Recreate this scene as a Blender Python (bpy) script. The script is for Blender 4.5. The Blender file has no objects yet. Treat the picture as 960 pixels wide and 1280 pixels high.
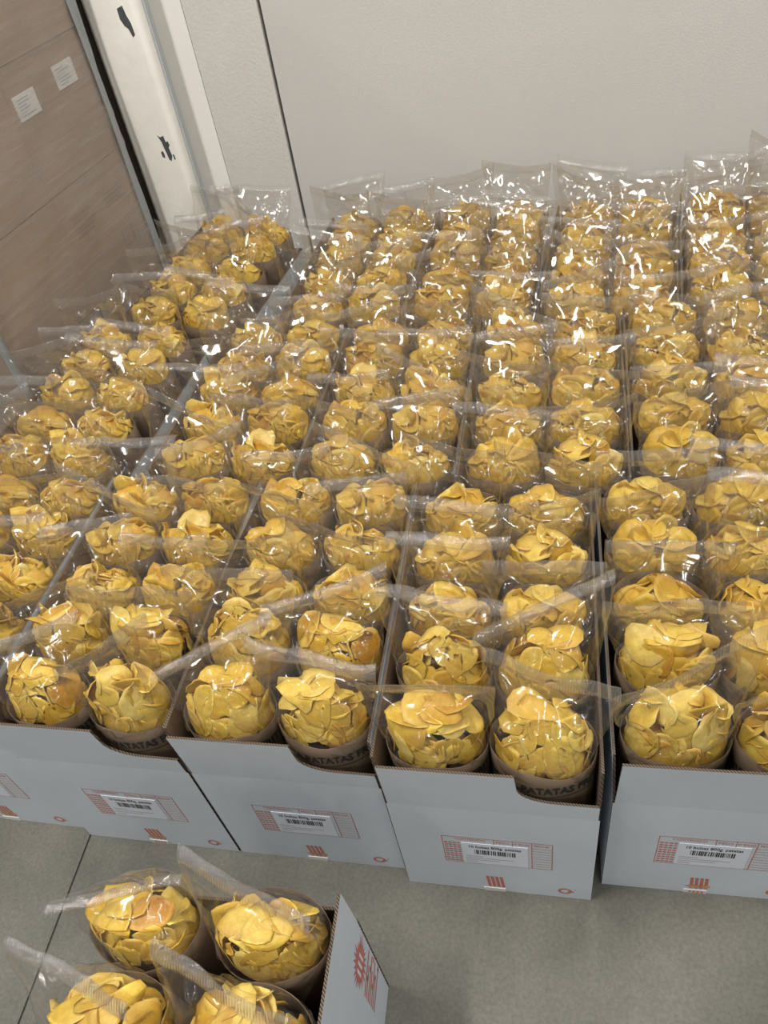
import bpy, math, random
import numpy as np
from mathutils import Matrix, Vector

sc = bpy.context.scene
COL = sc.collection
PI = math.pi

# ------------------------------------------------------------------ camera, world, lights, exposure
cam_d = bpy.data.cameras.new('camera')
cam = bpy.data.objects.new('camera', cam_d)
COL.objects.link(cam)
_pitch, _roll, _yaw = 0.7716, -0.1956, 0.2616
_f = Vector((-math.sin(_yaw)*math.cos(_pitch), math.cos(_yaw)*math.cos(_pitch), -math.sin(_pitch)))
_r0 = Vector((math.cos(_yaw), math.sin(_yaw), 0))
_u0 = _r0.cross(_f)
_r = math.cos(_roll)*_r0 + math.sin(_roll)*_u0
_u = -math.sin(_roll)*_r0 + math.cos(_roll)*_u0
_m = Matrix((( _r.x, _u.x, -_f.x, 0.2783), (_r.y, _u.y, -_f.y, -0.641), (_r.z, _u.z, -_f.z, 1.8137), (0, 0, 0, 1)))
cam.matrix_world = _m
cam_d.sensor_fit = 'VERTICAL'
cam_d.sensor_height = 36.0
cam_d.lens = 987.28/1280*36.0
cam_d.clip_start = 0.02
sc.camera = cam

world = bpy.data.worlds.new('world')
sc.world = world
world.use_nodes = True
_bg = world.node_tree.nodes['Background']
_bg.inputs['Color'].default_value = (0.86, 0.94, 1.0, 1)
_bg.inputs['Strength'].default_value = 0.185

def strip_light(loc, size, power, col, rotz=0.0):
    d = bpy.data.lights.new('ceiling_and_added_strip', 'AREA')
    d.shape = 'RECTANGLE'
    d.size, d.size_y = size
    d.energy = power
    d.color = col
    o = bpy.data.objects.new('ceiling_and_added_strip', d)
    COL.objects.link(o)
    o.location = loc
    o.rotation_euler = (0, 0, rotz)
    return o
WARM = (1.0, 0.962, 0.915)
strip_light((-1.1, -0.45, 4.0), (0.14, 1.3), 138, WARM, 0.15)
strip_light((0.5, 1.0, 3.9), (0.11, 1.3), 44, WARM, 0.1)
strip_light((2.3, 0.5, 3.9), (0.11, 1.3), 54, WARM, 0.0)
strip_light((1.5, -1.9, 4.0), (0.11, 1.3), 26, WARM, 0.0)
for _x in (-5.0, -1.8, 1.4, 4.6):          # unseen lamp rows behind the camera, added to put glints on the film
    for _y in (-5.0, -8.0, -12.0):
        strip_light((_x, _y, 4.3), (0.12, 1.4), 36, WARM, 0.0)
for _x, _y in ((4.6, -1.0), (5.6, 1.4), (-4.6, -1.2)):  # unseen lamps off to the sides, added for more film glints
    strip_light((_x, _y, 4.2), (0.12, 1.4), 42, WARM, 0.0)

sc.view_settings.view_transform = 'Standard'
sc.view_settings.look = 'None'
sc.view_settings.gamma = 1.0
sc.view_settings.use_curve_mapping = False
sc.view_settings.exposure = -0.15
sc.cycles.transparent_max_bounces = 32
sc.cycles.max_bounces = 10

# ------------------------------------------------------------------ materials
def new_mat(name):
    m = bpy.data.materials.new(name)
    m.use_nodes = True
    nt = m.node_tree
    nt.nodes.clear()
    out = nt.nodes.new('ShaderNodeOutputMaterial')
    return m, nt, out

def nd(nt, typ, **kw):
    n = nt.nodes.new(typ)
    for k, v in kw.items():
        if k in n.inputs.keys():
            n.inputs[k].default_value = v
        else:
            setattr(n, k, v)
    return n

def coords(nt, kind='Object', scale=(1, 1, 1)):
    t = nd(nt, 'ShaderNodeTexCoord')
    m = nd(nt, 'ShaderNodeMapping')
    m.inputs['Scale'].default_value = scale
    nt.links.new(t.outputs[kind], m.inputs['Vector'])
    return m.outputs['Vector']

def ramp(nt, fac, stops):
    r = nd(nt, 'ShaderNodeValToRGB')
    e = r.color_ramp.elements
    while len(e) < len(stops):
        e.new(0.5)
    for i, (p, c) in enumerate(stops):
        e[i].position = p
        e[i].color = (*c, 1)
    nt.links.new(fac, r.inputs['Fac'])
    return r.outputs['Color']

def mixc(nt, fac, a, b, mode='MIX'):
    m = nd(nt, 'ShaderNodeMix', data_type='RGBA', blend_type=mode)
    for sock, v in ((m.inputs[0], fac), (m.inputs[6], a), (m.inputs[7], b)):
        if hasattr(v, 'is_output'):
            nt.links.new(v, sock)
        elif isinstance(v, (int, float)):
            sock.default_value = v
        else:
            sock.default_value = (*v, 1)
    return m.outputs[2]

def plain(name, col, rough=0.6, noise=None, bump=None, spec=0.3, coord='Object'):
    """noise = (scale, amount) mottles the colour; bump = (scale, strength, distance)."""
    m, nt, out = new_mat(name)
    p = nd(nt, 'ShaderNodeBsdfPrincipled', Roughness=rough)
    p.inputs['Specular IOR Level'].default_value = spec
    if noise:
        v = coords(nt, coord)
        n = nd(nt, 'ShaderNodeTexNoise', Scale=noise[0], Detail=5.0, Roughness=0.6)
        nt.links.new(v, n.inputs['Vector'])
        a = tuple(max(0, c*(1-noise[1])) for c in col)
        b = tuple(min(1, c*(1+noise[1])) for c in col)
        c = ramp(nt, n.outputs['Fac'], [(0.3, a), (0.7, b)])
        nt.links.new(c, p.inputs['Base Color'])
    else:
        p.inputs['Base Color'].default_value = (*col, 1)
    if bump:
        v = coords(nt, coord)
        n = nd(nt, 'ShaderNodeTexNoise', Scale=bump[0], Detail=3.0)
        nt.links.new(v, n.inputs['Vector'])
        b = nd(nt, 'ShaderNodeBump', Strength=bump[1], Distance=bump[2])
        nt.links.new(n.outputs['Fac'], b.inputs['Height'])
        nt.links.new(b.outputs['Normal'], p.inputs['Normal'])
    nt.links.new(p.outputs[0], out.inputs['Surface'])
    return m

def mat_floor():
    m, nt, out = new_mat('concrete')
    p = nd(nt, 'ShaderNodeBsdfPrincipled', Roughness=0.62)
    p.inputs['Specular IOR Level'].default_value = 0.3
    v = coords(nt, 'Object')
    n1 = nd(nt, 'ShaderNodeTexNoise', Scale=2.6, Detail=7.0, Roughness=0.62)
    n2 = nd(nt, 'ShaderNodeTexNoise', Scale=120.0, Detail=4.0, Roughness=0.7)
    n3 = nd(nt, 'ShaderNodeTexVoronoi', Scale=26.0)
    for n in (n1, n2, n3):
        nt.links.new(v, n.inputs['Vector'])
    c1 = ramp(nt, n1.outputs['Fac'], [(0.3, (0.084, 0.082, 0.068)), (0.52, (0.138, 0.133, 0.111)), (0.75, (0.186, 0.178, 0.150))])
    c2 = ramp(nt, n2.outputs['Fac'], [(0.25, (0.72, 0.72, 0.72)), (0.75, (1.2, 1.2, 1.2))])
    c = mixc(nt, 1.0, c1, c2, 'MULTIPLY')
    sp = ramp(nt, n3.outputs['Distance'], [(0.035, (1, 1, 1)), (0.06, (0, 0, 0))])
    n4 = nd(nt, 'ShaderNodeTexNoise', Scale=9.0)
    nt.links.new(v, n4.inputs['Vector'])
    sp2 = ramp(nt, n4.outputs['Fac'], [(0.60, (0, 0, 0)), (0.64, (0.6, 0.6, 0.6))])
    spf = mixc(nt, 1.0, sp, sp2, 'MULTIPLY')
    c = mixc(nt, spf, c, (0.07, 0.065, 0.06))
    nt.links.new(c, p.inputs['Base Color'])
    b = nd(nt, 'ShaderNodeBump', Strength=0.25, Distance=0.002)
    nt.links.new(n2.outputs['Fac'], b.inputs['Height'])
    nt.links.new(b.outputs['Normal'], p.inputs['Normal'])
    nt.links.new(p.outputs[0], out.inputs['Surface'])
    return m

def mat_cardboard_edge():
    m, nt, out = new_mat('corrugated_edge')
    p = nd(nt, 'ShaderNodeBsdfPrincipled', Roughness=0.9)
    v = coords(nt, 'Object', (1, 1, 0.3))
    w = nd(nt, 'ShaderNodeTexWave', Scale=115.0, Distortion=0.8)
    w.bands_direction = 'DIAGONAL'
    nt.links.new(v, w.inputs['Vector'])
    c = ramp(nt, w.outputs['Fac'], [(0.30, (0.025, 0.018, 0.013)), (0.7, (0.15, 0.11, 0.075))])
    nt.links.new(c, p.inputs['Base Color'])
    nt.links.new(p.outputs[0], out.inputs['Surface'])
    return m

def mat_chip():
    m, nt, out = new_mat('fried_potato')
    p = nd(nt, 'ShaderNodeBsdfPrincipled', Roughness=0.42)
    p.inputs['Specular IOR Level'].default_value = 0.45
    a = nd(nt, 'ShaderNodeAttribute', attribute_name='tone')
    s = nd(nt, 'ShaderNodeSeparateColor')
    nt.links.new(a.outputs['Color'], s.inputs['Color'])
    base = ramp(nt, s.outputs[0], [(0.0, (0.58, 0.31, 0.032)), (0.35, (0.74, 0.49, 0.056)), (0.7, (0.81, 0.60, 0.098)), (1.0, (0.85, 0.69, 0.20))])
    v = coords(nt, 'Object')
    n1 = nd(nt, 'ShaderNodeTexNoise', Scale=62.0, Detail=4.0, Roughness=0.6)
    n2 = nd(nt, 'ShaderNodeTexNoise', Scale=260.0, Detail=3.0)
    for n in (n1, n2):
        nt.links.new(v, n.inputs['Vector'])
    mo = ramp(nt, n1.outputs['Fac'], [(0.32, (0.90, 0.80, 0.60)), (0.66, (1.10, 1.12, 1.18))])
    c = mixc(nt, 1.0, base, mo, 'MULTIPLY')
    # browned patches: attribute (fried edge) times noise
    mu = nd(nt, 'ShaderNodeMath', operation='MULTIPLY_ADD')
    nt.links.new(n1.outputs['Fac'], mu.inputs[0])
    mu.inputs[1].default_value = 1.6
    mu.inputs[2].default_value = -0.35
    mu2 = nd(nt, 'ShaderNodeMath', operation='MULTIPLY', use_clamp=True)
    nt.links.new(mu.outputs[0], mu2.inputs[0])
    nt.links.new(s.outputs[2], mu2.inputs[1])
    c = mixc(nt, mu2.outputs[0], c, (0.50, 0.17, 0.022))
    # pale rim
    c = mixc(nt, s.outputs[1], c, (0.86, 0.68, 0.22))
    nt.links.new(c, p.inputs['Base Color'])
    b = nd(nt, 'ShaderNodeBump', Strength=0.6, Distance=0.0022)
    ad = nd(nt, 'ShaderNodeMath', operation='MULTIPLY_ADD')
    nt.links.new(n2.outputs['Fac'], ad.inputs[0])
    ad.inputs[1].default_value = 0.25
    nt.links.new(n1.outputs['Fac'], ad.inputs[2])
    nt.links.new(ad.outputs[0], b.inputs['Height'])
    nt.links.new(b.outputs['Normal'], p.inputs['Normal'])
    t = nd(nt, 'ShaderNodeBsdfTranslucent')
    nt.links.new(c, t.inputs['Color'])
    mx = nd(nt, 'ShaderNodeMixShader', Fac=0.22)
    nt.links.new(p.outputs[0], mx.inputs[1])
    nt.links.new(t.outputs[0], mx.inputs[2])
    nt.links.new(mx.outputs[0], out.inputs['Surface'])
    return m

def mat_film(name, haze, base, edge, rough, tint, bump_scale=(18, 18, 9), bump=0.35, ribs=0.0, streak=0.0, hcol=(0.9, 0.88, 0.85)):
    m, nt, out = new_mat(name)
    tr = nd(nt, 'ShaderNodeBsdfTransparent')
    tr.inputs['Color'].default_value = (*tint, 1)
    gl = nd(nt, 'ShaderNodeBsdfGlossy', Roughness=rough)
    gl.inputs['Color'].default_value = (1, 1, 1, 1)
    df = nd(nt, 'ShaderNodeBsdfTranslucent')
    df.inputs['Color'].default_value = (*hcol, 1)
    d2 = nd(nt, 'ShaderNodeBsdfDiffuse')
    d2.inputs['Color'].default_value = (*hcol, 1)
    hz = nd(nt, 'ShaderNodeMixShader', Fac=0.5)
    nt.links.new(df.outputs[0], hz.inputs[1])
    nt.links.new(d2.outputs[0], hz.inputs[2])
    a = nd(nt, 'ShaderNodeMixShader', Fac=haze)
    nt.links.new(tr.outputs[0], a.inputs[1])
    nt.links.new(hz.outputs[0], a.inputs[2])
    if streak:
        tc = nd(nt, 'ShaderNodeTexCoord')
        mp = nd(nt, 'ShaderNodeMapping')
        mp.inputs['Rotation'].default_value = (0.45, 0, 0)
        mp.inputs['Scale'].default_value = (2, 3, 55)
        nt.links.new(tc.outputs['Object'], mp.inputs['Vector'])
        sn = nd(nt, 'ShaderNodeTexNoise', Scale=1.0, Detail=4.0, Roughness=0.65)
        nt.links.new(mp.outputs['Vector'], sn.inputs['Vector'])
        sm = nd(nt, 'ShaderNodeMapRange')
        sm.inputs['From Min'].default_value = 0.35
        sm.inputs['From Max'].default_value = 0.75
        sm.inputs['To Min'].default_value = haze
        sm.inputs['To Max'].default_value = haze+streak
        nt.links.new(sn.outputs['Fac'], sm.inputs['Value'])
        nt.links.new(sm.outputs['Result'], a.inputs['Fac'])
    v = coords(nt, 'Object', bump_scale)
    n = nd(nt, 'ShaderNodeTexNoise', Scale=1.0, Detail=3.0, Roughness=0.55, Distortion=0.4)
    n.noise_type = 'RIDGED_MULTIFRACTAL'
    nt.links.new(v, n.inputs['Vector'])
    h = n.outputs['Fac']
    if ribs:
        w = nd(nt, 'ShaderNodeTexWave', Scale=70.0, Distortion=0.3)
        nt.links.new(coords(nt, 'Object'), w.inputs['Vector'])
        q = nd(nt, 'ShaderNodeMath', operation='MULTIPLY_ADD')
        nt.links.new(w.outputs['Fac'], q.inputs[0])
        q.inputs[1].default_value = ribs
        nt.links.new(h, q.inputs[2])
        h = q.outputs[0]
    b = nd(nt, 'ShaderNodeBump', Strength=bump, Distance=0.010)
    nt.links.new(h, b.inputs['Height'])
    nt.links.new(b.outputs['Normal'], gl.inputs['Normal'])
    lw = nd(nt, 'ShaderNodeLayerWeight', Blend=0.5)
    nt.links.new(b.outputs['Normal'], lw.inputs['Normal'])
    pw = nd(nt, 'ShaderNodeMath', operation='POWER')
    nt.links.new(lw.outputs['Facing'], pw.inputs[0])
    pw.inputs[1].default_value = 3.2
    ma = nd(nt, 'ShaderNodeMath', operation='MULTIPLY_ADD', use_clamp=True)
    nt.links.new(pw.outputs[0], ma.inputs[0])
    ma.inputs[1].default_value = edge
    ma.inputs[2].default_value = base
    mx = nd(nt, 'ShaderNodeMixShader')
    nt.links.new(ma.outputs[0], mx.inputs['Fac'])
    nt.links.new(a.outputs[0], mx.inputs[1])
    nt.links.new(gl.outputs[0], mx.inputs[2])
    nt.links.new(mx.outputs[0], out.inputs['Surface'])
    return m

M = {}
M['floor'] = mat_floor()
M['joint'] = plain('joint_dirt', (0.06, 0.056, 0.048), 0.9)
M['wall'] = plain('painted_wall_panel', (0.59, 0.572, 0.54), 0.5, (1.3, 0.03), (140, 0.25, 0.003))
M['wall2'] = plain('painted_rough_panel', (0.63, 0.61, 0.57), 0.55, (2.0, 0.04), (90, 0.35, 0.004))
M['wall3'] = plain('painted_smooth_panel', (0.80, 0.775, 0.73), 0.45, (1.3, 0.03), (140, 0.12, 0.002))
M['seam'] = plain('dark_seam', (0.09, 0.085, 0.085), 0.6)
M['column'] = plain('chipped_white_paint', (0.70, 0.68, 0.62), 0.4, (7, 0.06), (25, 0.3, 0.006), 0.4)
M['steel'] = plain('bare_steel', (0.075, 0.08, 0.085), 0.5, (60, 0.3))
M['gap_shade'] = plain('painted_gap_shade', (0.10, 0.085, 0.07), 0.7)  # shade of the gap beside the column, put into the colour
M['carton_w'] = plain('white_cardboard', (0.545, 0.585, 0.625), 0.62, (6, 0.04), (220, 0.08, 0.001))
M['kraft'] = plain('kraft_inside', (0.145, 0.102, 0.067), 0.85, (25, 0.10))
M['edge'] = mat_cardboard_edge()
M['sleeve'] = plain('kraft_paper', (0.142, 0.100, 0.066), 0.7, (18, 0.07), (35, 0.25, 0.004))
M['ink'] = plain('black_ink', (0.025, 0.022, 0.022), 0.6)
M['red'] = plain('red_ink', (0.50, 0.165, 0.125), 0.6)
M['sticker'] = plain('white_sticker', (0.66, 0.69, 0.75), 0.4)
M['tape'] = plain('clear_tape', (0.70, 0.68, 0.66), 0.25, None, None, 0.5)
M['tan'] = plain('torn_kraft', (0.50, 0.30, 0.15), 0.85, (60, 0.3))
M['box_kraft'] = plain('shipping_kraft', (0.36, 0.265, 0.19), 0.8, (5, 0.08))
M['box_print'] = plain('faded_brown_print', (0.27, 0.195, 0.14), 0.8)
M['paper'] = plain('paper_label', (0.72, 0.71, 0.69), 0.6)
M['paper_ink'] = plain('label_ink', (0.35, 0.35, 0.36), 0.6)
M['wood'] = plain('pallet_wood', (0.36, 0.25, 0.15), 0.8, (12, 0.2))
M['chip'] = mat_chip()
M['film'] = mat_film('clear_film', 0.017, 0.075, 0.40, 0.09, (0.968, 0.960, 0.948), (12, 12, 6), bump=0.7)
M['seal'] = mat_film('crimped_seal_film', 0.058, 0.080, 0.45, 0.11, (0.955, 0.947, 0.935), bump=0.7, ribs=0.3)
M['wrap'] = mat_film('stretch_wrap', 0.20, 0.03, 0.30, 0.16, (0.93, 0.92, 0.91), (6, 6, 26), 0.6, streak=0.30, hcol=(0.62, 0.60, 0.57))
M['wrap_edge'] = mat_film('bunched_stretch_wrap', 0.80, 0.05, 0.25, 0.25, (0.8, 0.8, 0.8), (10, 10, 14), 0.6, hcol=(0.50, 0.52, 0.52))

# ------------------------------------------------------------------ helpers
def tag(o, label=None, cat=None, group=None, kind=None):
    if label: o['label'] = label
    if cat: o['category'] = cat
    if group: o['group'] = group
    if kind: o['kind'] = kind
    return o

def empty(name, loc=(0, 0, 0), rz=0.0, parent=None):
    o = bpy.data.objects.new(name, None)
    o.empty_display_size = 0.05
    COL.objects.link(o)
    o.location = loc
    o.rotation_euler = (0, 0, rz)
    if parent: o.parent = parent
    return o

def mesh(name, V, F, mats, midx=None, smooth=False):
    me = bpy.data.meshes.new(name)
    me.from_pydata([tuple(map(float, v)) for v in V], [], [tuple(map(int, f)) for f in F])
    for m in (mats if isinstance(mats, (list, tuple)) else [mats]):
        me.materials.append(m)
    if midx is not None:
        me.polygons.foreach_set('material_index', midx)
    if smooth:
        me.polygons.foreach_set('use_smooth', [True]*len(me.polygons))
    me.update()
    return me

def link(name, me, parent=None, loc=(0, 0, 0), rz=0.0):
    o = bpy.data.objects.new(name, me)
    COL.objects.link(o)
    o.location = loc
    o.rotation_euler = (0, 0, rz)
    if parent: o.parent = parent
    return o

class MB:
    """collects polygons; build() makes one mesh object"""
    def __init__(s):
        s.V, s.F, s.I = [], [], []
    def poly(s, pts, mi=0):
        b = len(s.V)
        s.V += [tuple(p) for p in pts]
        s.F.append(tuple(range(b, b+len(pts))))
        s.I.append(mi)
    def box(s, x0, x1, y0, y1, z0, z1, mi=0):
        b = len(s.V)
        s.V += [(x, y, z) for z in (z0, z1) for y in (y0, y1) for x in (x0, x1)]
        for f in ((0, 2, 3, 1), (4, 5, 7, 6), (0, 1, 5, 4), (2, 6, 7, 3), (0, 4, 6, 2), (1, 3, 7, 5)):
            s.F.append(tuple(b+i for i in f))
            s.I.append(mi)
    def raw(s, V, F, mi=0):
        b = len(s.V)
        s.V += [tuple(v) for v in V]
        s.F += [tuple(b+i for i in f) for f in F]
        s.I += [mi]*len(F)
    def mesh(s, name, mats):
        return mesh(name, s.V, s.F, mats, s.I)
    def build(s, name, mats, parent=None, loc=(0, 0, 0), rz=0.0):
        return link(name, s.mesh(name, mats), parent, loc, rz)

_text_cache = {}
def text_geo(body, size, bold=0.0):
    """flat letter outlines as (verts Nx2, faces), left aligned at the origin"""
    key = (body, size, bold)
    if key in _text_cache: return _text_cache[key]
    cu = bpy.data.curves.new('lettering', 'FONT')
    cu.body = body
    cu.size = size
    cu.offset = bold
    cu.resolution_u = 2
    o = bpy.data.objects.new('lettering', cu)
    COL.objects.link(o)
    dg = bpy.context.evaluated_depsgraph_get()
    dg.update()
    ev = o.evaluated_get(dg)
    me = ev.to_mesh()
    V = np.array([v.co[:2] for v in me.vertices]) if len(me.vertices) else np.zeros((0, 2))
    F = [tuple(p.vertices) for p in me.polygons]
    ev.to_mesh_clear()
    bpy.data.objects.remove(o)
    bpy.data.curves.remove(cu)
    _text_cache[key] = (V, F)
    return V, F

# ------------------------------------------------------------------ structure: floor, wall, column
fl = empty('floor')
tag(fl, 'grey mottled concrete warehouse floor with a sawn joint', 'floor', kind='structure')
m_ = MB(); m_.box(-0.803, -0.797, -3.5, 4.2, -0.06, -0.004)
m_.build('floor_joint', M['joint'], fl)
m_ = MB(); m_.box(-3.5, -0.8025, -3.5, 4.2, -0.06, 0.0)
m_.build('floor_slab', M['floor'], fl)
m_ = MB(); m_.box(-0.7975, 3.6, -3.5, 4.2, -0.06, 0.0)
m_.build('floor_slab', M['floor'], fl)

WALL_YAW = math.radians(-5)
wl = empty('wall_back', (-0.6, 2.42, 0), WALL_YAW)
tag(wl, 'off-white painted back wall of wide panels behind the chip bags', 'wall', kind='structure')
m_ = MB(); m_.box(-0.022, 4.5, 0, 0.12, 0, 3.2)
m_.build('wall_panel', M['wall'], wl)
m_ = MB(); m_.box(-0.31, -0.034, -0.004, 0.12, 0, 3.2)
m_.build('wall_panel', M['wall2'], wl)
m_ = MB()
P = [(-0.50, -0.080), (-0.312, -0.004), (-0.312, 0.12), (-0.50, 0.12)]
m_.raw([(x, y, z) for z in (0, 3.2) for x, y in P], [(0, 1, 5, 4), (1, 2, 6, 5), (2, 3, 7, 6), (3, 0, 4, 7), (4, 5, 6, 7)])
m_.build('wall_panel', M['wall3'], wl)
m_ = MB(); m_.box(-0.034, -0.022, 0.012, 0.12, 0, 3.2)
m_.build('seam', M['seam'], wl)
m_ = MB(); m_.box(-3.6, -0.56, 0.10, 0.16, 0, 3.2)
m_.build('wall_panel', M['gap_shade'], wl)  # wall carried on past the column, its shade painted as dark brown

# painted column with rounded front edges, standing before the wall
cl = empty('steel_column', (-1.095, 2.25, 0), WALL_YAW)
tag(cl, 'white painted steel column with chipped paint in the corner behind the bags', 'column', kind='structure')
def rounded_rect(x0, x1, y0, y1, r, n=5):
    pts = []
    for cx, cy, a0 in ((x1-r, y0+r, -90), (x1-r, y1-r, 0), (x0+r, y1-r, 90), (x0+r, y0+r, 180)):
        for i in range(n+1):
            a = math.radians(a0+90*i/n)
            pts.append((cx+r*math.cos(a), cy+r*math.sin(a)))
    return pts
pr = rounded_rect(-0.094, 0.106, 0.0, 0.07, 0.024)
n = len(pr)
V = [(x, y, 0) for x, y in pr]+[(x, y, 3.2) for x, y in pr]
F = [(i, (i+1) % n, n+(i+1) % n, n+i) for i in range(n)]+[tuple(range(n, 2*n))]
me = mesh('painted_shaft', V, F, M['column'])
me.polygons.foreach_set('use_smooth', [True]*(n)+[False])
link('painted_shaft', me, cl)
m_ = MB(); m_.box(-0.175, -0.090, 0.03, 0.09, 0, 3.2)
m_.build('gap_shade_strip', M['gap_shade'], cl)  # dark strip painting the shadowed gap between pallet and column
m_ = MB(); m_.box(0.094, 0.112, 0.055, 0.085, 0, 3.2)
m_.build('side_shade_strip', plain('painted_side_shade', (0.42, 0.44, 0.45), 0.5), cl)  # grey strip painting the shade on the column's right side
def paint_chip(cx, cz, pts):
    V = [(cx+x, 0.001, cz+z) for x, z in pts]+[(cx+x, -0.0006, cz+z) for x, z in pts]
    k = len(pts)
    F = [tuple(range(k, 2*k))]+[(i, (i+1) % k, k+(i+1) % k, k+i) for i in range(k)]
    link('paint_chip', mesh('paint_chip', V, F, M['steel']), cl)
paint_chip(0.053, 1.245, [(-0.016, 0.04), (0.006, 0.047), (0.010, 0.02), (0.018, -0.005), (0.020, -0.04), (0.010, -0.047), (0.002, -0.02), (-0.008, -0.012), (-0.017, 0.01)])
paint_chip(0.050, 0.835, [(-0.018, 0.045), (-0.008, 0.038), (0.006, 0.042), (0.008, 0.02), (0.017, 0.022), (0.02, 0.008), (0.013, 0.0), (0.017, -0.03), (0.008, -0.05), (0.0, -0.042), (-0.002, -0.02), (-0.006, 0.0), (-0.008, 0.02)])
paint_chip(0.032, 0.81, [(-0.006, 0.01), (0.002, 0.014), (0.006, 0.002), (0.004, -0.012), (-0.005, -0.008)])
paint_chip(0.073, 0.80, [(-0.003, 0.01), (0.003, 0.008), (0.004, -0.008), (-0.001, -0.01)])

# ------------------------------------------------------------------ wrapped pallet stack on the left
PA = math.radians(-10)          # the visible side runs along +y of this frame
pal = empty('wrapped_pallet', (-1.17-0.8*math.cos(PA)+0, 2.15-0.8*math.sin(PA), 0), PA)
tag(pal, 'tall pallet of brown cartons wrapped in cloudy stretch film beside the bags', 'pallet')
PWX, PY0, PY1 = 0.80, -0.90, 0.02     # local: visible side is x = PWX, from y = PY0 to PY1
for k in range(3):
    m_ = MB(); m_.box(0.0, PWX-0.01, PY0+0.02+k*0.39, PY0+0.12+k*0.39, 0.022, 0.10)
    m_.build('pallet_runner', M['wood'], pal)
for k in range(6):
    m_ = MB(); m_.box(0.0+k*0.135, 0.10+k*0.135, PY0, PY1, 0.10, 0.122)
    m_.build('pallet_board', M['wood'], pal)
def pallet_print(parent, y0, z0, kind):
    m_ = MB()
    X = PWX+0.0012
    def q(a, b, c, d): m_.poly([(X, y0+a, z0+c), (X, y0+b, z0+c), (X, y0+b, z0+d), (X, y0+a, z0+d)])
    if kind == 0:
        q(0.24, 0.36, 0.10, 0.104); q(0.24, 0.36, 0.045, 0.049); q(0.24, 0.244, 0.045, 0.104); q(0.356, 0.36, 0.045, 0.104)
        for i in range(5): q(0.25, 0.34-0.015*(i % 3), 0.056+i*0.009, 0.059+i*0.009)
        for i in range(4): q(0.06, 0.17-0.02*(i % 2), 0.05+i*0.014, 0.055+i*0.014)
    else:
        for i in range(5): q(0.05, 0.15+0.015*(i % 3), 0.22+i*0.016, 0.227+i*0.016)
        for i in range(4): q(0.25, 0.37-0.02*(i % 2), 0.24+i*0.014, 0.245+i*0.014)
        q(0.27, 0.275, 0.08, 0.14); q(0.27, 0.34, 0.08, 0.085); q(0.335, 0.34, 0.08, 0.14)
    m_.build('faded_print', M['box_print'], parent)
rp = random.Random(5)
H0, HH = 0.124, 0.3833
for lev in range(4):
    for c in range(2):
        ya = PY0+0.005+c*0.456
        z0 = H0+lev*(HH)
        for bx_ in range(2):
            j = rp.uniform(-0.004, 0.004)
            m_ = MB()
            xa, xb = (0.405, PWX+j*0.5) if bx_ else (0.0, 0.40)
            m_.box(xa, xb, ya+j, ya+0.45+j, z0, z0+HH-0.003)
            cb = m_.build('carton', M['box_kraft'], pal)
            if bx_:
                if lev < 2: pallet_print(cb, ya, z0, 1 if lev == 1 else 0)
                if lev == 2 or lev == 3:
                    dz = 1.095-0.03-(H0+2*HH)+0.03
                    lb = MB()
                    yl = ya+(0.035 if c == 0 else 0.255) + (0.0 if lev == 2 else 0.03)
                    yl = {(2, 0): -0.419, (2, 1): -0.197, (3, 0): -0.40, (3, 1): -0.21}[(lev, c)]
                    zl = {(2, 0): 1.122, (2, 1): 1.140, (3, 0): 1.51, (3, 1): 1.50}[(lev, c)]
                    lb.box(PWX-0.001, PWX+0.0035, yl, yl+0.105, zl, zl+0.068)
                    lo = lb.build('paper_label', M['paper'], cb)
                    pb = MB()
                    for i in range(6):
                        w_ = rp.uniform(0.03, 0.075)
                        pb.box(PWX+0.0030, PWX+0.0042, yl+0.012, yl+0.012+w_, zl+0.010+i*0.009, zl+0.0125+i*0.009)
                    pb.build('label_lettering', M['paper_ink'], cb)
# stretch film: a slightly wavy skin round the stack
def wrap_mesh():
    prof = rounded_rect(-0.012, PWX+0.012, PY0-0.012, PY1+0.012, 0.03, 4)
    dense = []
    for i in range(len(prof)):
        a, b = Vector(prof[i]), Vector(prof[(i+1) % len(prof)])
        k = max(1, int((b-a).length/0.05))
        for j in range(k): dense.append(a.lerp(b, j/k))
    nz = 34
    V, F = [], []
    rr = random.Random(9)
    ph = [rr.uniform(0, 6.28) for _ in range(6)]
    for iz in range(nz+1):
        z = 0.02+iz/nz*1.66
        for i, q in enumerate(dense):
            s = i*0.05
            d = 0.003*math.sin(9*s+14*z+ph[0])+0.0025*math.sin(23*s-31*z+ph[1])+0.002*math.sin(60*z+3*s+ph[2])
            c = Vector((PWX/2, (PY0+PY1)/2))
            dirv = (q-c).normalized()
            V.append((q.x+dirv.x*d, q.y+dirv.y*d, z))
    k = len(dense)
    for iz in range(nz):
        for i in range(k):
            F.append((iz*k+i, iz*k+(i+1) % k, (iz+1)*k+(i+1) % k, (iz+1)*k+i))
    return mesh('stretch_film', V, F, M['wrap'], None, True)
link('stretch_film', wrap_mesh(), pal)
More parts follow.
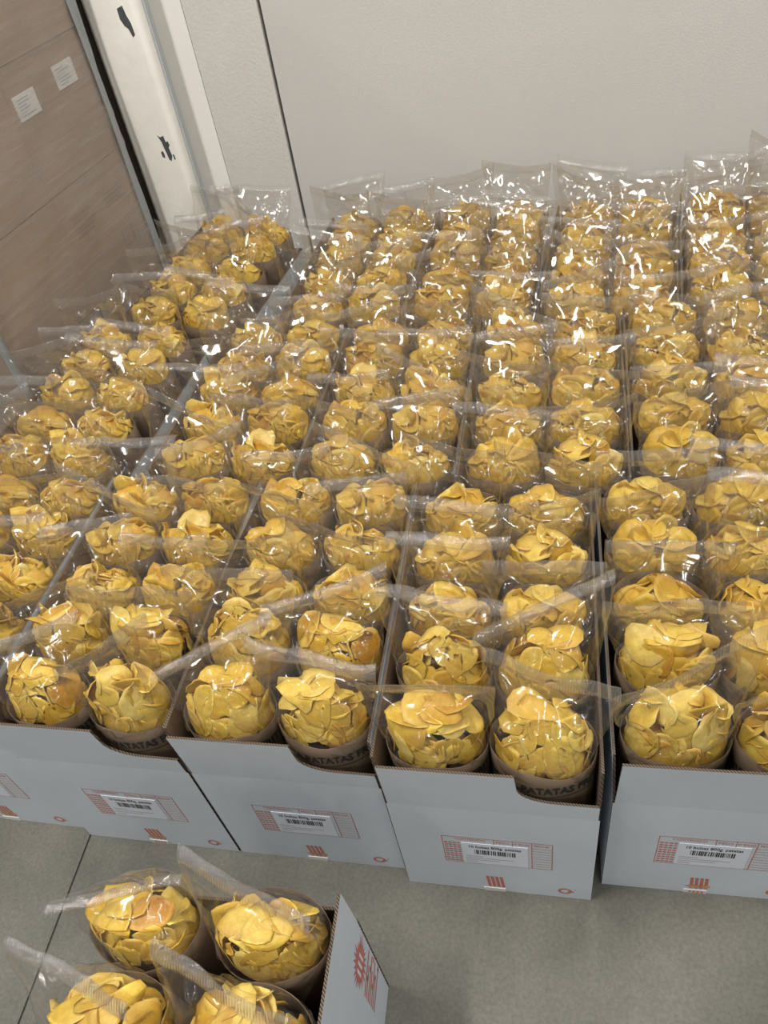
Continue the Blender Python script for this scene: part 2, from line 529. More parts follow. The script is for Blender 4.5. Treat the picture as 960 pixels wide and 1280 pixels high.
def wrap_bunch(y, flip):
    """loose gathered edge of the film hanging down a corner of the stack"""
    rr = random.Random(11+flip)
    V, F = [], []
    nz = 26
    for iz in range(nz+1):
        z = 0.02+iz/nz*1.62
        w = 0.034+0.008*math.sin(5*z+flip)+rr.uniform(-0.003, 0.003)
        for t in range(5):
            u = t/4
            V.append((PWX+0.016+0.010*math.sin(u*PI)+0.004*math.sin(7*z+u*4), y+flip*w*(u-0.2), z))
        for t in range(5):
            u = 1-t/4
            V.append((PWX+0.013+0.006*math.sin(u*PI)+0.004*math.sin(7*z+u*4), y+flip*w*(u-0.2), z))
    for iz in range(nz):
        for i in range(10):
            a = iz*10
            F.append((a+i, a+(i+1) % 10, a+10+(i+1) % 10, a+10+i))
    F.append(tuple(range(10))); F.append(tuple(range(nz*10, nz*10+10)))
    link('gathered_film_edge', mesh('gathered_film_edge', V, F, M['wrap_edge'], None, True), pal)
wrap_bunch(-0.016, 1)
wrap_bunch(-0.90, -1)

# ------------------------------------------------------------------ cartons
CW, CL, HF, HT = 0.39, 0.705, 0.39, 0.155      # width, length, fold height, flap height
TH = 0.005
def prism(outline, T, name):
    """outline: (u,v) points ccw seen from outside; T(u, v, depth) -> xyz. face 0 outer, 1 inner, rest edges"""
    k = len(outline)
    V = [T(u, v, 0.0) for u, v in outline]+[T(u, v, TH) for u, v in outline]
    F = [tuple(range(k)), tuple(range(2*k-1, k-1, -1))]
    I = [0, 1]
    for i in range(k):
        j = (i+1) % k
        F.append((i, k+i, k+j, j))
        I.append(2)
    return mesh(name, V, F, [M['carton_w'], M['kraft'], M['edge']], I)

def notch_outline(kind):
    if kind == 'notch':
        pts = [(0.003, 0), (CW-0.003, 0), (CW-0.003, 0.056), (0.315, 0.058)]
        for i in range(1, 10):
            t = i/9
            # quarter curve from the low shelf up to the straight rise
            pts.append((0.315-0.070*math.sin(t*PI/2), 0.058+0.050*(1-math.cos(t*PI/2))))
        pts += [(0.242, HT), (0.003, HT)]
        return pts
    if kind == 'low':
        return [(0.003, 0), (CW-0.003, 0), (CW-0.006, 0.05), (0.006, 0.05)]
    return [(0.003, 0), (CW-0.003, 0), (CW-0.006, HT), (0.006, HT)]

def lean(base_y, sgn, ang):
    return lambda u, v, d: (u, base_y+sgn*(v*math.sin(ang)) - sgn*d*math.cos(ang)*1.0, HF+v*math.cos(ang))

CM = {}
def carton_meshes():
    rect = [(0, 0), (CW, 0), (CW, HF), (0, HF)]
    CM['front'] = prism(rect, lambda u, v, d: (u, d, v), 'front_panel')
    CM['back'] = prism(rect, lambda u, v, d: (CW-u, CL-d, v), 'back_panel')
    side = [(TH, 0), (CL-TH, 0), (CL-TH, HF), (TH, HF)]
    CM['left'] = prism(side, lambda u, v, d: (d, CL-u, v), 'side_panel')
    CM['right'] = prism(side, lambda u, v, d: (CW-d, u, v), 'side_panel')
    for kind in ('notch', 'plain', 'low'):
        a = math.radians(3)
        o = notch_outline(kind)
        CM['ff_'+kind] = prism(o, lambda u, v, d: (u, -v*math.sin(a)+d, HF+v*math.cos(a)), 'front_flap')
        CM['bf_'+kind] = prism(o, lambda u, v, d: (CW-u, CL+v*math.sin(a)*0.2-d, HF+v*math.cos(a)), 'back_flap')
    sf = [(0.004, 0), (CL-0.004, 0), (CL-0.012, HT), (0.012, HT)]
    b = math.radians(0.0)
    b2 = math.radians(3.4)
    CM['lf'] = prism(sf, lambda u, v, d: (-v*math.sin(b2)+d, CL-u, HF+v*math.cos(b2)), 'side_flap')
    CM['rf'] = prism(sf, lambda u, v, d: (CW+v*math.sin(b)-d, u, HF+v*math.cos(b)), 'side_flap')
    lo = [(0.004, 0), (CL-0.004, 0), (CL-0.008, 0.05), (0.008, 0.05)]
    CM['rl'] = prism(lo, lambda u, v, d: (CW+v*math.sin(b)-d, u, HF+v*math.cos(b)), 'side_flap')
    m_ = MB(); m_.box(TH, CW-TH, TH, CL-TH, 0.001, 0.006)
    CM['bottom'] = m_.mesh('base_panel', [M['kraft']])
carton_meshes()

# printing and sticker for the front panel (local x, z on y = 0)
def line_rect(m_, x0, x1, z0, z1, y=-0.0004):
    m_.poly([(x0, y, z0), (x1, y, z0), (x1, y, z1), (x0, y, z1)])
def put_text(m_, body, size, x, z, y=-0.0004, fit=None, bold=0.0):
    V, F = text_geo(body, size, bold)
    if len(V) == 0: return
    w = V[:, 0].max()-V[:, 0].min()
    k = fit/w if fit else 1.0
    m_.raw([(x+(v[0]-V[:, 0].min())*k, y, z+v[1]) for v in V], F)
def print_meshes():
    m_ = MB()
    x0, x1, z0, z1 = 0.093, 0.309, 0.142, 0.266
    t = 0.0016
    for z in (z0, z1-t): line_rect(m_, x0, x1, z, z+t)
    for x in (x0, x1-t, 0.268): line_rect(m_, x, x+t, z0, z1)
    for x in (0.195, 0.231): line_rect(m_, x, x+t, 0.240, z1)
    for i in range(1, 9): line_rect(m_, 0.268, x1, z0+i*0.0122, z0+i*0.0122+0.0011)
    put_text(m_, 'CONTENIDO', 0.014, 0.118, 0.2520, fit=0.062)
    put_text(m_, 'PESO', 0.013, 0.200, 0.2500, fit=0.026)
    put_text(m_, 'Nº BOLSAS', 0.013, 0.2345, 0.2500, fit=0.031)
    put_text(m_, 'FECHA', 0.013, 0.2735, 0.2500, fit=0.029)
    for i in range(9):        # small illegible rows of the printed form
        z = z0+0.006+i*0.0108
        for j in range(4): line_rect(m_, x0+0.004+j*0.0085, x0+0.0105+j*0.0085, z, z+0.0052)
    for i in range(4):        # four slanting bars
        x = 0.172+i*0.0095
        m_.poly([(x+0.004, -0.0004, 0.022), (x+0.0105, -0.0004, 0.022), (x+0.0065, -0.0004, 0.078), (x, -0.0004, 0.078)])
    cx, cz = 0.336, 0.036     # round return mark: open ring with an arrow head
    for i in range(14):
        a0, a1 = math.radians(20+i*22), math.radians(20+(i+1)*22)
        r0, r1 = 0.009, 0.0145
        m_.poly([(cx+r0*math.cos(a0), -0.0004, cz+r0*math.sin(a0)), (cx+r1*math.cos(a0), -0.0004, cz+r1*math.sin(a0)),
                 (cx+r1*math.cos(a1), -0.0004, cz+r1*math.sin(a1)), (cx+r0*math.cos(a1), -0.0004, cz+r0*math.sin(a1))])
    m_.poly([(cx+0.004, -0.0004, cz-0.006), (cx+0.020, -0.0004, cz-0.004), (cx+0.011, -0.0004, cz+0.006)])
    m_.poly([(cx+0.018, -0.0004, cz+0.009), (cx+0.023, -0.0004, cz+0.009), (cx+0.021, -0.0004, cz+0.013)])
    CM['print'] = m_.mesh('red_print', [M['red']])
    m_ = MB(); m_.box(0.131, 0.261, -0.0012, -0.0001, 0.145, 0.242)
    CM['sticker'] = m_.mesh('sticker', [M['sticker']])
    m_ = MB()
    put_text(m_, '10 bolsas 800g. patatas', 0.017, 0.146, 0.2215, -0.0014, fit=0.102, bold=0.0003)
    rr = random.Random(3)
    x = 0.156
    while x < 0.238:
        w = rr.choice((0.001, 0.0018, 0.0028))
        line_rect(m_, x, x+w, 0.192, 0.213, -0.0014)
        x += w+rr.choice((0.0009, 0.0014, 0.0022))
    CM['barcode'] = m_.mesh('barcode_lettering', [M['ink']])
    m_ = MB()
    for i, (xa, xb) in enumerate(((0.137, 0.172), (0.137, 0.233), (0.137, 0.205), (0.137, 0.160))):
        line_rect(m_, xa, xb, 0.180-i*0.009, 0.1822-i*0.009, -0.0014)
    CM['fine'] = m_.mesh('fine_lettering', [M['paper_ink']])
    m_ = MB(); m_.box(0.165, 0.212, -0.0014, 0.0, 0.0, 0.016)
    CM['tape'] = m_.mesh('tape', [M['tape']])
    m_ = MB()
    for i in range(4):
        x = 0.176+i*0.008
        line_rect(m_, x, x+0.005, 0.002, 0.011, -0.0016)
    CM['tape_print'] = m_.mesh('tape_print', [M['red']])
    m_ = MB()
    for cx, cz, rx, rz, s in ((0.182, 0.034, 0.016, 0.008, 1), (0.206, 0.036, 0.010, 0.008, 2)):
        rr = random.Random(s)
        m_.poly([(cx+rx*rr.uniform(.7, 1.1)*math.cos(a), -0.0006, cz+rz*rr.uniform(.6, 1.1)*math.sin(a)) for a in np.linspace(0, 2*PI, 11)[:-1]])
    CM['tear'] = m_.mesh('torn_patch', [M['tan']])
print_meshes()
def side_logo():
    """red burst and lettering on the long side of the separate carton (x = CW plane; local y runs to the back)"""
    m_ = MB()
    X = CW+0.0005
    cy, cz = 0.655, 0.325
    rr = random.Random(2)
    k = 22
    for i in range(k):
        a0, a1 = 2*PI*i/k, 2*PI*(i+1)/k
        am = (a0+a1)/2
        r0 = 0.60; rs = rr.uniform(0.85, 1.15)
        e = lambda a, r: (X, cy+0.040*r*math.cos(a), cz+0.060*r*math.sin(a))
        m_.poly([e(a0, 0.20), e(a0, r0), e(am, rs), e(a1, r0), e(a1, 0.20)])
    m_.poly([(X, cy+0.04*0.2*math.cos(2*PI*i/k), cz+0.06*0.2*math.sin(2*PI*i/k)) for i in range(k)])
    for i in range(7):       # slanting stroke-like letters running down the side
        z = 0.250-i*0.0185
        m_.poly([(X, 0.625, z), (X, 0.625, z-0.008), (X, 0.695-0.02*(i % 2), z+0.004), (X, 0.695-0.02*(i % 2), z+0.012)])
        if i < 6: m_.poly([(X, 0.650+0.02*(i % 3), z-0.006), (X, 0.650+0.02*(i % 3), z-0.016), (X, 0.658+0.02*(i % 3), z-0.014), (X, 0.658+0.02*(i % 3), z-0.004)])
    CM['burst'] = m_.mesh('red_burst_print', [M['red']])
    m_ = MB()
    for i in range(3):
        X2 = CW+0.0009
        m_.poly([(X2, cy-0.018+0.012*i, cz-0.02), (X2, cy-0.012+0.012*i, cz-0.02), (X2, cy-0.012+0.012*i, cz+0.02), (X2, cy-0.018+0.012*i, cz+0.02)])
    CM['burst_white'] = m_.mesh('burst_lettering', [M['sticker']])
side_logo()

def make_carton(loc, rz, label, flap='notch', group='open white display cartons', marks='bars', logo=False, prints=True, short_right=False):
    c = empty('display_carton', loc, rz)
    tag(c, label, 'carton', group)
    fp = link('front_panel', CM['front'], c)
    link('back_panel', CM['back'], c)
    link('side_panel', CM['left'], c)
    rs = link('side_panel', CM['right'], c)
    link('front_flap', CM['ff_'+flap], c)
    link('back_flap', CM['bf_low'], c)
    if not logo: link('side_flap', CM['lf'], c)
    link('side_flap', CM['rl' if short_right else 'rf'], c)
    link('base_panel', CM['bottom'], c)
    if prints:
        link('red_print', CM['print'], fp)
        st = link('sticker', CM['sticker'], fp)
        link('barcode_lettering', CM['barcode'], fp)
        link('fine_lettering', CM['fine'], fp)
        link('tape', CM['tape'], fp)
        if marks != 'bars':
            link('torn_patch', CM['tear'], fp)
        if marks == 'both':
            link('tape_print', CM['tape_print'], fp)
    if logo:
        link('red_burst_print', CM['burst'], rs)
        link('burst_lettering', CM['burst_white'], rs)
    return c

D = math.radians
# (column, row): x, y of the front-left corner, yaw
POSE = {
    ('A', 0): (-1.212, 0.085, -2.5), ('B', 0): (-0.800, 0.052, -2.0), ('C', 0): (-0.403, 0.038, -1.6), ('D', 0): (0.0, 0.0, -1.5), ('E', 0): (0.4145, 0.025, -1.0),
    ('A', 1): (-1.225, 0.80, -4.5), ('B', 1): (-0.697, 0.768, -3.5), ('C', 1): (-0.295, 0.752, -3.0), ('D', 1): (0.108, 0.728, -2.6), ('E', 1): (0.511, 0.745, -3.0),
    ('A', 2): (-1.075, 1.53, -8.5), ('B', 2): (-0.503, 1.497, -5.0), ('C', 2): (-0.101, 1.472, -5.0), ('D', 2): (0.301, 1.447, -7.0), ('E', 2): (0.712, 1.462, -7.0),
}
COLNAME = {'A': 'leftmost', 'B': 'fourth from right', 'C': 'third from right', 'D': 'second from right', 'E': 'rightmost'}
ROWNAME = ['front-row', 'middle-row', 'back-row']
for (c, r), (x, y, a) in POSE.items():
    lab = {('A', 0): 'white printed carton of chip bags at the left end of the front row',
           ('B', 0): 'white front-row carton with notched flap, nearest the sawn floor joint',
           ('C', 0): 'white front-row carton with notched flap, third from right',
           ('D', 0): 'white front-row carton with notched flap and red bars, second from right',
           ('E', 0): 'white front-row carton with straight unnotched flap at the right end'}.get((c, r),
           'open white carton full of chip bags, %s, %s' % (ROWNAME[r], COLNAME[c]))
    make_carton((x, y, 0), D(a), lab, 'low' if r > 0 else 'plain' if c == 'E' else 'notch', 'open cartons standing in three rows',
                {'A': 'tear', 'B': 'both', 'C': 'tear', 'D': 'bars', 'E': 'both'}[c], False, r == 0, c == 'A' and r > 0)
FX, FY, FA = -0.413, -0.912, 0.0
make_carton((FX, FY, 0), D(FA), 'white carton with red burst on its side, standing alone in front of the rows', 'low',
            'open carton standing apart', 'bars', True, True)

# ------------------------------------------------------------------ bags: sleeve, film, seal, chips (24 variants)
SA, SB = 0.0935, 0.0660           # sleeve half axes
ZR = 0.520                        # sleeve rim height above the bag's base
Z0F, ZS = 0.470, 0.668            # film start (inside sleeve) and seal
NVAR = 26

def make_sleeve(rng):
    n = 40
    hs = [0.0, 0.006, 0.15, 0.30, 0.42, 0.47]
    ph = rng.uniform(0, 6.28, 4)
    V, F = [], []
    th = np.linspace(0, 2*PI, n, endpoint=False)
    rim = ZR + 0.004*np.sin(2*th+ph[0]) + 0.004*np.sin(3*th+ph[1]) + 0.002*np.sin(7*th+ph[2]) + 0.013*np.sin(th)
    rows = []
    for k, h in enumerate(hs+['rim']):
        s = {0: 0.86, 1: 0.94}.get(k, 1.0)
        wob = 1+0.006*np.sin(3*th+ph[3]+k)
        z = rim if h == 'rim' else np.full(n, h)
        rows.append(np.stack([SA*s*wob*np.cos(th), SB*s*wob*np.sin(th), z], 1))
    inner = rows[-1]*np.array([0.985, 0.98, 1.0])
    rows.append(inner)
    low = inner.copy(); low[:, 2] = 0.40; low[:, :2] *= 0.99
    rows.append(low)
    V = np.concatenate(rows)
    for k in range(len(rows)-1):
        for i in range(n):
            j = (i+1) % n
            F.append((k*n+i, k*n+j, (k+1)*n+j, (k+1)*n+i))
    F.append(tuple(range(n-1, -1, -1)))
    me = mesh('paper_sleeve', V, F, M['sleeve'], None, True)
    return me

def tri(x):
    return 2/PI*np.arcsin(np.sin(x))

def film_fun(rng):
    """parameters of one bag's film; returns closures"""
    p = dict(yaw=rng.uniform(-0.36, 0.30), roll=rng.normal(0, 0.24), sag=rng.uniform(-0.2, 1.0),
             dx=rng.uniform(-0.012, 0.012), dy=rng.uniform(-0.012, 0.042), dz=rng.uniform(-0.030, 0.022),
             wav=rng.uniform(0.001, 0.006), wph=rng.uniform(0, 6.28), lean=rng.uniform(-0.3, 1.3), hw=rng.uniform(0.112, 0.124))
    return p

def seal_line(p, x):
    y = p['dy'] + p['yaw']*x + p['wav']*np.sin(x*38+p['wph'])
    z = ZS + p['dz'] + p['roll']*x + p['sag']*x*x
    return x+p['dx'], y, z

def film_b(t):
    return 0.0635*np.clip(1-np.asarray(t)**2.0, 0, 1)**0.72

def make_film(rng, p):
    N, K = 80, 26
    th = np.linspace(0, 2*PI, N, endpoint=False)
    rk = [(rng.integers(1, 5), rng.uniform(-14, 14), rng.uniform(0, 6.28), rng.uniform(0.5, 1)) for _ in range(5)]
    rk2 = [(rng.integers(5, 12), rng.uniform(-16, 16), rng.uniform(0, 6.28), rng.uniform(0.4, 1)) for _ in range(5)]
    rows = []
    for k in range(K+1):
        t = (k/K)
        w = min(1, max(0, (t-0.36)/0.64)); w = w*w*(3-2*w)
        a = (0.0912)*(1-w) + p['hw']*w
        b = film_b(t) + 0.0010
        e = 1.0 - 0.25*math.sin(PI*min(1, t*1.1))
        c, s = np.cos(th), np.sin(th)
        xl = a*np.sign(c)*np.abs(c)**e
        yl = b*np.sign(s)*np.abs(s)**1.0
        amp = math.sin(PI*min(1.0, t*0.94+0.03))**0.8
        d = sum(A*(np.abs(tri(q*th/1.0+m*t+f))-0.5) for q, m, f, A in rk)*0.0105
        d += sum(A*(np.abs(tri(q*th+m*t+f))-0.5) for q, m, f, A in rk2)*0.0027
        d = d+0.0025
        yl = yl + np.sign(s)*np.abs(s)**0.5*d*amp*(1 if t < 0.97 else 0.2)
        xl = xl*(1+0.25*d*amp/0.01*0.1)
        sx, sy, sz = seal_line(p, xl)
        ww = w
        x = xl + p['dx']*ww
        y = yl + (sy)*ww
        z = Z0F*(1-t) + sz*t
        # film droops between corners
        z = z - 0.010*math.sin(PI*t)*np.cos(th)**2
        rows.append(np.stack([x, y, z], 1))
    V = np.concatenate(rows)
    F = []
    for k in range(K):
        for i in range(N):
            j = (i+1) % N
            F.append((k*N+i, k*N+j, (k+1)*N+j, (k+1)*N+i))
    film = mesh('film', V, F, M['film'], None, True)
    # seal band: thin double sheet, crimped, leaning
    nx, nzb = 40, 5
    hb = 0.025
    V, F = [], []
    xs = np.linspace(-p['hw'], p['hw'], nx+1)
    sx, sy, sz = seal_line(p, xs)
    for side in (-1, 1):
        for j in range(nzb+1):
            v = j/nzb
            la = p['lean']*(0.4+0.6*v) + 0.12*np.sin(xs*24+p['wph'])
            off = 0.0009*side
            wv = 0.0028*np.abs(np.sin(xs*45+p['wph']*2+v*2))*v
            V.append(np.stack([sx, sy+np.sin(la)*hb*v+off+wv, sz+np.cos(la)*hb*v - 0.001], 1))
    V = np.concatenate(V)
    S = (nx+1)*(nzb+1)
    for j in range(nzb):
        for i in range(nx):
            a = j*(nx+1)+i
            F.append((a, a+1, a+nx+2, a+nx+1))
            F.append((S+a+1, S+a, S+a+nx+1, S+a+nx+2))
    top = nzb*(nx+1)
    for i in range(nx):
        F.append((top+i, top+i+1, S+top+i+1, S+top+i))
    for i0 in (0, nx):
        for j in range(nzb):
            a, b_ = j*(nx+1)+i0, (j+1)*(nx+1)+i0
            F.append((a, b_, S+b_, S+a) if i0 == 0 else (b_, a, S+a, S+b_))
    seal = mesh('seal', V, F, M['seal'], None, True)
    return film, seal

def chip_geo(rng, fine=True):
    """one curled chip, centre at origin, lying in xy; returns V, F, tone"""
    n = 14 if fine else 11
    rings = [0.38, 0.72, 1.0] if fine else [0.55, 1.0]
    R = rng.uniform(0.030, 0.050)
    asp = rng.uniform(0.70, 1.0)
    th = np.linspace(0, 2*PI, n, endpoint=False)
    ph = rng.uniform(0, 6.28, 8)
    out = 1+0.07*np.sin(2*th+ph[0])+0.045*np.sin(3*th+ph[1])+0.025*np.sin(5*th+ph[2])
    cup, sad = rng.uniform(-0.40, 0.45), rng.uniform(-0.4, 0.4)
    fold = rng.uniform(0, 1) < 0.25
    rp_ = rng.uniform(0.02, 0.10)
    P = [np.zeros((1, 3))]
    rad = [np.zeros(1)]
    for q in rings:
        rr = q*out
        x, y = rr*np.cos(th), rr*np.sin(th)*asp
        z = cup*rr**2*0.5 + sad*(x*x-y*y)*0.6 + rp_*q*q*np.sin(4*th+ph[3]) + 0.5*rp_*q*np.sin(7*th+ph[4])
        if fold:
            z = z + np.where(x > 0.1, (x-0.1)**2*0.9, 0)
            x = np.where(x > 0.1, 0.1+(x-0.1)*0.75, x)
        P.append(np.stack([x, y, z], 1))
        rad.append(np.full(n, q))
    P = np.concatenate(P)*R
    rad = np.concatenate(rad)
    m = len(P)
    tk = 0.0009
    V = np.concatenate([P+[0, 0, tk], P-[0, 0, tk]])
    F = []
    for i in range(n):
        j = (i+1) % n
        F.append((0, 1+i, 1+j)); F.append((m, m+1+j, m+1+i))
        for k in range(len(rings)-1):
            a = 1+k*n
            F.append((a+i, a+n+i, a+n+j, a+j))
            F.append((m+a+j, m+a+n+j, m+a+n+i, m+a+i))
        a = 1+(len(rings)-1)*n
        F.append((a+i, m+a+i, m+a+j, a+j))
    tone = np.zeros((2*m, 4)); tone[:, 3] = 1
    tone[:, 0] = np.clip(rng.normal(0.58, 0.23), 0, 1)
    rr = np.concatenate([rad, rad])
    tone[:, 1] = np.where(rr > 0.95, rng.uniform(0.0, 0.45), 0.0)
    if rng.uniform() < 0.5:
        ang = np.concatenate([[0], np.tile(th, len(rings))]); ang = np.concatenate([ang, ang])
        tone[:, 2] = np.clip(rr*(0.5+0.9*np.cos(ang-ph[5]))*rng.uniform(0.35, 1.0), 0, 1)
    else:
        tone[:, 2] = np.clip(rr-0.6, 0, 1)*rng.uniform(0, 0.6)
    return V, F, tone

def rot_to(nrm, spin):
    z = nrm/np.linalg.norm(nrm)
    t = np.array([1.0, 0, 0]) if abs(z[0]) < 0.9 else np.array([0, 1.0, 0])
    x = np.cross(t, z); x /= np.linalg.norm(x)
    y = np.cross(z, x)
    c, s = math.cos(spin), math.sin(spin)
    return np.stack([x*c+y*s, -x*s+y*c, z], 1)

def make_heap(rng, p, tall, n_surf=18, n_fill=20):
    """list of (V, F, tone) in bag coordinates: first n_surf lie on the heap, the rest under it"""
    H = rng.uniform(0.112, 0.142) if tall else rng.uniform(0.052, 0.090)
    zb = 0.502
    cx, cy = rng.uniform(-0.006, 0.006), rng.uniform(-0.012, -0.003)
    A, B = 0.093, 0.061
    chips = []
    g0 = rng.uniform(0, 6.28)
    for i in range(n_surf+n_fill):
        surf = i < n_surf
        if surf:
            u = (i+0.35)/13.5
            rr = math.sqrt(u)*0.98
            ang = g0+i*2.39996+rng.uniform(-0.35, 0.35)
            sc_ = 0.90
        else:
            rr = math.sqrt(rng.uniform(0, 1))*0.85
            ang = rng.uniform(0, 6.28)
            sc_ = rng.uniform(0.25, 0.72)
            if i % 2:
                rr = rng.uniform(0.78, 1.0); ang = g0+i*1.1; sc_ = 0.08
        if surf and i >= 12:
            ang = -PI/2+(i-14.5)*0.42+rng.uniform(-0.12, 0.12)
            rr = 0.80 if i % 2 else 0.97
            sc_ = 0.55 if i % 2 else 0.85
        dome = math.sqrt(max(0.0, 1-rr*rr))
        pos = np.array([cx+A*0.90*rr*math.cos(ang), cy+B*0.90*rr*math.sin(ang), zb+H*dome**1.3*sc_])
        nrm = np.array([math.cos(ang)*rr/A, math.sin(ang)*rr/B, dome/H*1.0])
        nrm /= np.linalg.norm(nrm)
        jit = rng.normal(0, 1, 3); jit /= np.linalg.norm(jit)
        nrm = nrm + jit*(0.4 if 12 <= i < 18 else rng.choice([0.2, 0.5, 0.8, 1.1]) if surf else 0.5 if i % 2 else 1.2)
        V, F, tone = chip_geo(rng, True)
        V = V @ rot_to(nrm, rng.uniform(0, 6.28)).T + pos
        # keep it inside the film: squeeze sideways into the section at its height, and cap the height
        zmax = ZS+p['dz']-0.050
        V[:, 2] = np.where(V[:, 2] > zmax, zmax+(V[:, 2]-zmax)*0.25, V[:, 2])
        t = np.clip((V[:, 2]-Z0F)/(ZS-Z0F), 0, 1)
        lx = 0.0896*np.ones(len(V)); ly = np.minimum(0.0605, film_b(t)*0.95-0.002)
        yc = (p['dy'])*(t*t*(3-2*t))
        e = np.sqrt((V[:, 0]/lx)**2 + ((V[:, 1]-yc)/ly)**2)
        k = np.where(e > 0.9, (0.9+0.1*np.tanh((e-0.9)/0.25))/np.maximum(e, 1e-6), 1.0)
        V[:, 0] *= k
        V[:, 1] = yc+(V[:, 1]-yc)*k
        chips.append((V, F, tone))
    return chips

def chip_mesh(V, F, tone, name='potato_chip'):
    me = mesh(name, V, F, M['chip'], None, True)
    at = me.color_attributes.new('tone', 'FLOAT_COLOR', 'POINT')
    at.data.foreach_set('color', np.asarray(tone, dtype=np.float32).ravel())
    return me

rng = np.random.default_rng(77)
VAR = []
SPECIAL = [dict(yaw=0.22, roll=0.05, lean=-1.3, dy=0.020, dz=-0.045, sag=-0.3, dx=-0.01, hw=0.108),
           dict(yaw=-0.42, roll=-0.10, lean=0.9, dy=0.012, dz=-0.035, sag=0.2, dx=-0.02, hw=0.108),
           dict(yaw=-0.40, roll=0.00, lean=0.9, dy=0.020, dz=-0.035, sag=0.2, dx=-0.03, hw=0.110),
           dict(yaw=-0.42, roll=0.00, lean=0.8, dy=0.020, dz=-0.035, sag=0.2, dx=-0.02, hw=0.108)]
for v in range(NVAR+4):
    p = film_fun(rng)
    if v >= NVAR: p.update(SPECIAL[v-NVAR])
    film, seal = make_film(rng, p)
    heap = make_heap(rng, p, v < 10 or v >= NVAR)
    VAR.append(dict(p=p, film=film, seal=seal, sleeve=make_sleeve(rng), heap=heap, chips=None))

def lettering_mesh():
    """arched maker's line bent round the front of the sleeve"""
    V, F = text_geo('FABRICA-PATATAS FRITAS', 0.027, 0.0007)
    V = V.copy()
    w = V[:, 0].max()
    span = 0.262
    out = []
    # arc length table along the ellipse, centred on the front (theta = -90 deg)
    th = np.linspace(-PI, 0, 400)
    pts = np.stack([SA*np.cos(th), SB*np.sin(th)], 1)
    L = np.concatenate([[0], np.cumsum(np.linalg.norm(np.diff(pts, axis=0), axis=1))])
    mid = L[200]
    for x, y in V:
        s = (x/w-0.5)*span
        t = np.interp(mid+s, L, th)
        z = 0.452 + y*1.15 - 0.016*(s/0.1)**2*0 + 0.010*math.sin((s/span)*PI)*0.6
        k = 1.022
        out.append((SA*k*math.cos(t), SB*k*math.sin(t), z))
    m_ = MB(); m_.raw(out, F)
    # thin underline band
    for i in range(24):
        s0, s1 = (i/24-0.5)*span, ((i+1)/24-0.5)*span
        q = []
        for s, z in ((s0, 0.440), (s1, 0.440), (s1, 0.4418), (s0, 0.4418)):
            t = np.interp(mid+s, L, th)
            q.append((SA*1.022*math.cos(t), SB*1.022*math.sin(t), z+0.006*math.sin((s/span)*PI)))
        m_.poly(q)
    return m_.mesh('sleeve_lettering', [M['ink']])
LETTER = lettering_mesh()

# placement of every bag
FRONT_TXT = ['frontmost', 'second from front', 'third from front', 'fourth from front', 'rearmost']
stuffV, stuffF, stuffT = [], [], []
nstuff = 0
rb = random.Random(21)
chip_count = 0
def add_stuff(V, F, T, Mx):
    global nstuff
    W = V @ Mx[:3, :3].T + Mx[:3, 3]
    stuffV.append(W)
    stuffT.append(T)
    b = nstuff
    stuffF.extend([tuple(b+i for i in f) for f in F])
    nstuff += len(V)

def place_bag(loc, rz, var, label, group, near=False, letter=False, chip_label=None, tilt=0.0):
    global chip_count
    d = VAR[var]
    b = empty('chip_bag', loc, rz)
    b.rotation_euler = (0, tilt, rz)
    tag(b, label, 'bag', group)
    s = link('paper_sleeve', d['sleeve'], b)
    if letter:
        link('sleeve_lettering', LETTER, s)
    f = link('film', d['film'], b)
    link('seal', d['seal'], f)
    Mx = np.array(Matrix.Translation(loc) @ Matrix.Rotation(rz, 4, 'Z') @ Matrix.Rotation(tilt, 4, 'Y'))
    for i, (V, F, T) in enumerate(d['heap']):
        if near and i < 18 and chip_count < 300:
            if d['chips'] is None: d['chips'] = {}
            if i not in d['chips']:
                c = V.mean(0)
                d['chips'][i] = (chip_mesh(V-c, F, T), c)
            me, c = d['chips'][i]
            w = Mx[:3, :3] @ c + Mx[:3, 3]
            o = link('potato_chip', me, None, tuple(w), rz)
            o.rotation_euler = (0, tilt, rz)
            tag(o, chip_label, 'chip', 'potato chips in the bags nearest the camera')
            chip_count += 1
        else:
            add_stuff(V, F, T, Mx)

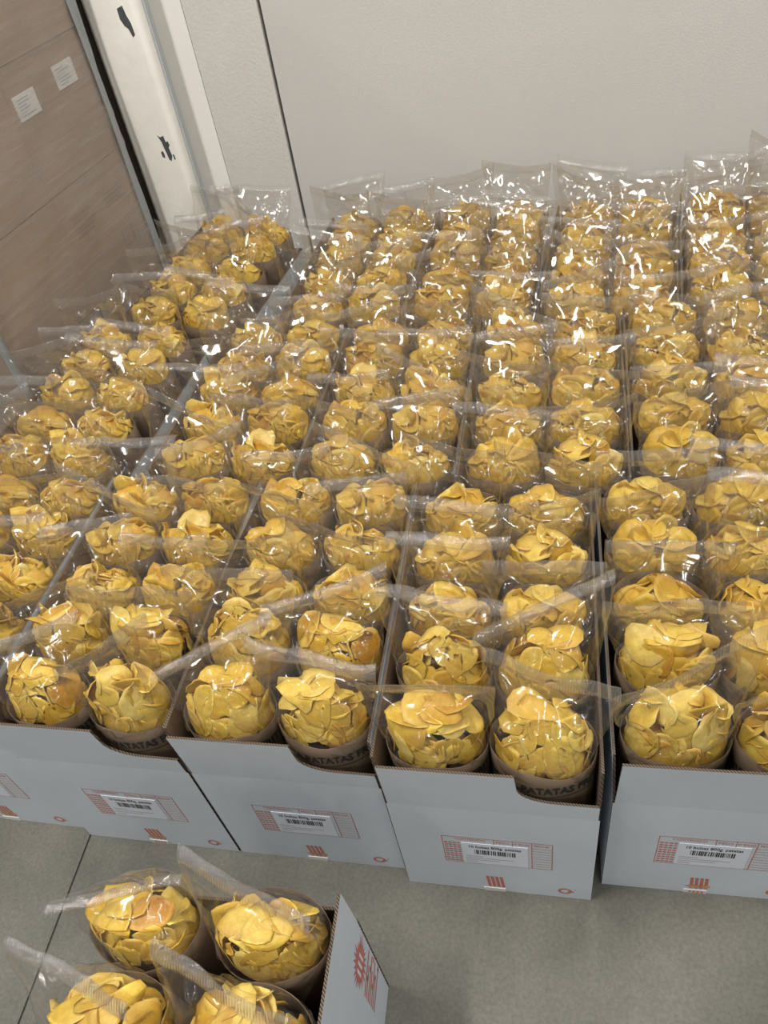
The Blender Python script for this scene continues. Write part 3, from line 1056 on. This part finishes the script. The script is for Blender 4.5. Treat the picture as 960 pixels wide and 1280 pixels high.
order = []
vi = 0
for r in range(3):
    for c in 'ABCDE':
        x0, y0, a = POSE[(c, r)]
        a = D(a)
        for k in range(5):
            for s in range(2):
                lx = 0.1005+s*0.189
                ly = 0.075+k*0.139
                lx += rb.uniform(-0.0008, 0.0008)
                ly += rb.uniform(-0.0015, 0.0015)
                wx = x0+lx*math.cos(a)-ly*math.sin(a)
                wy = y0+lx*math.sin(a)+ly*math.cos(a)
                order.append((wx, wy, a+D(rb.uniform(-4, 4)), r, c, k, s))
for i, (wx, wy, a, r, c, k, s) in enumerate(order):
    lab = 'clear chip bag, %s in %s file of %s carton, %s' % (FRONT_TXT[k], 'left' if s == 0 else 'right', ROWNAME[r], COLNAME[c])
    near = r == 0 and c in 'BCDE' and (k == 0 or (k == 1 and c in 'CD'))
    cl_ = 'thin golden potato chip inside the %s %s bag of front-row carton %s' % (('frontmost', 'second')[k] if k < 2 else '', 'left' if s == 0 else 'right', COLNAME[c])
    place_bag((wx, wy, 0.007), a, ((i*3+i//10) % 10) if (r == 0 and k < 2) else 10+(i*7+r*3+(i//10)*5) % (NVAR-10), lab, 'chip bags in the rows of cartons', near, r == 0 and k == 0, cl_)
# the carton standing apart: five rows, back pair first
for k in range(5):
    for s in range(2):
        wx = FX+0.1025+s*0.188
        wy = FY+CL-0.074-k*0.136
        lab = 'clear chip bag, %s in %s file of the carton standing apart' % (list(reversed(FRONT_TXT))[k], 'left' if s == 0 else 'right')
        cl_ = 'golden potato chip in the %s %s bag of the carton standing apart' % (['rearmost', 'fourth', 'third', 'second', 'first'][k], 'left' if s == 0 else 'right')
        place_bag((wx, wy, 0.007), D(rb.uniform(-6, 6)), (NVAR+k*2+s) if k < 2 else (k*9+s*4+3) % NVAR, lab, 'chip bags in the carton standing apart', k < 2, False, cl_, -0.05 if s == 0 else -0.006)

SV = np.concatenate(stuffV)
me = bpy.data.meshes.new('potato_chips')
me.from_pydata(SV.tolist(), [], stuffF)
me.materials.append(M['chip'])
me.polygons.foreach_set('use_smooth', [True]*len(me.polygons))
at = me.color_attributes.new('tone', 'FLOAT_COLOR', 'POINT')
at.data.foreach_set('color', np.concatenate(stuffT).astype(np.float32).ravel())
me.update()
tag(link('potato_chips', me), 'golden fried potato chips filling the bags farther back and lower down', 'chips', kind='stuff')
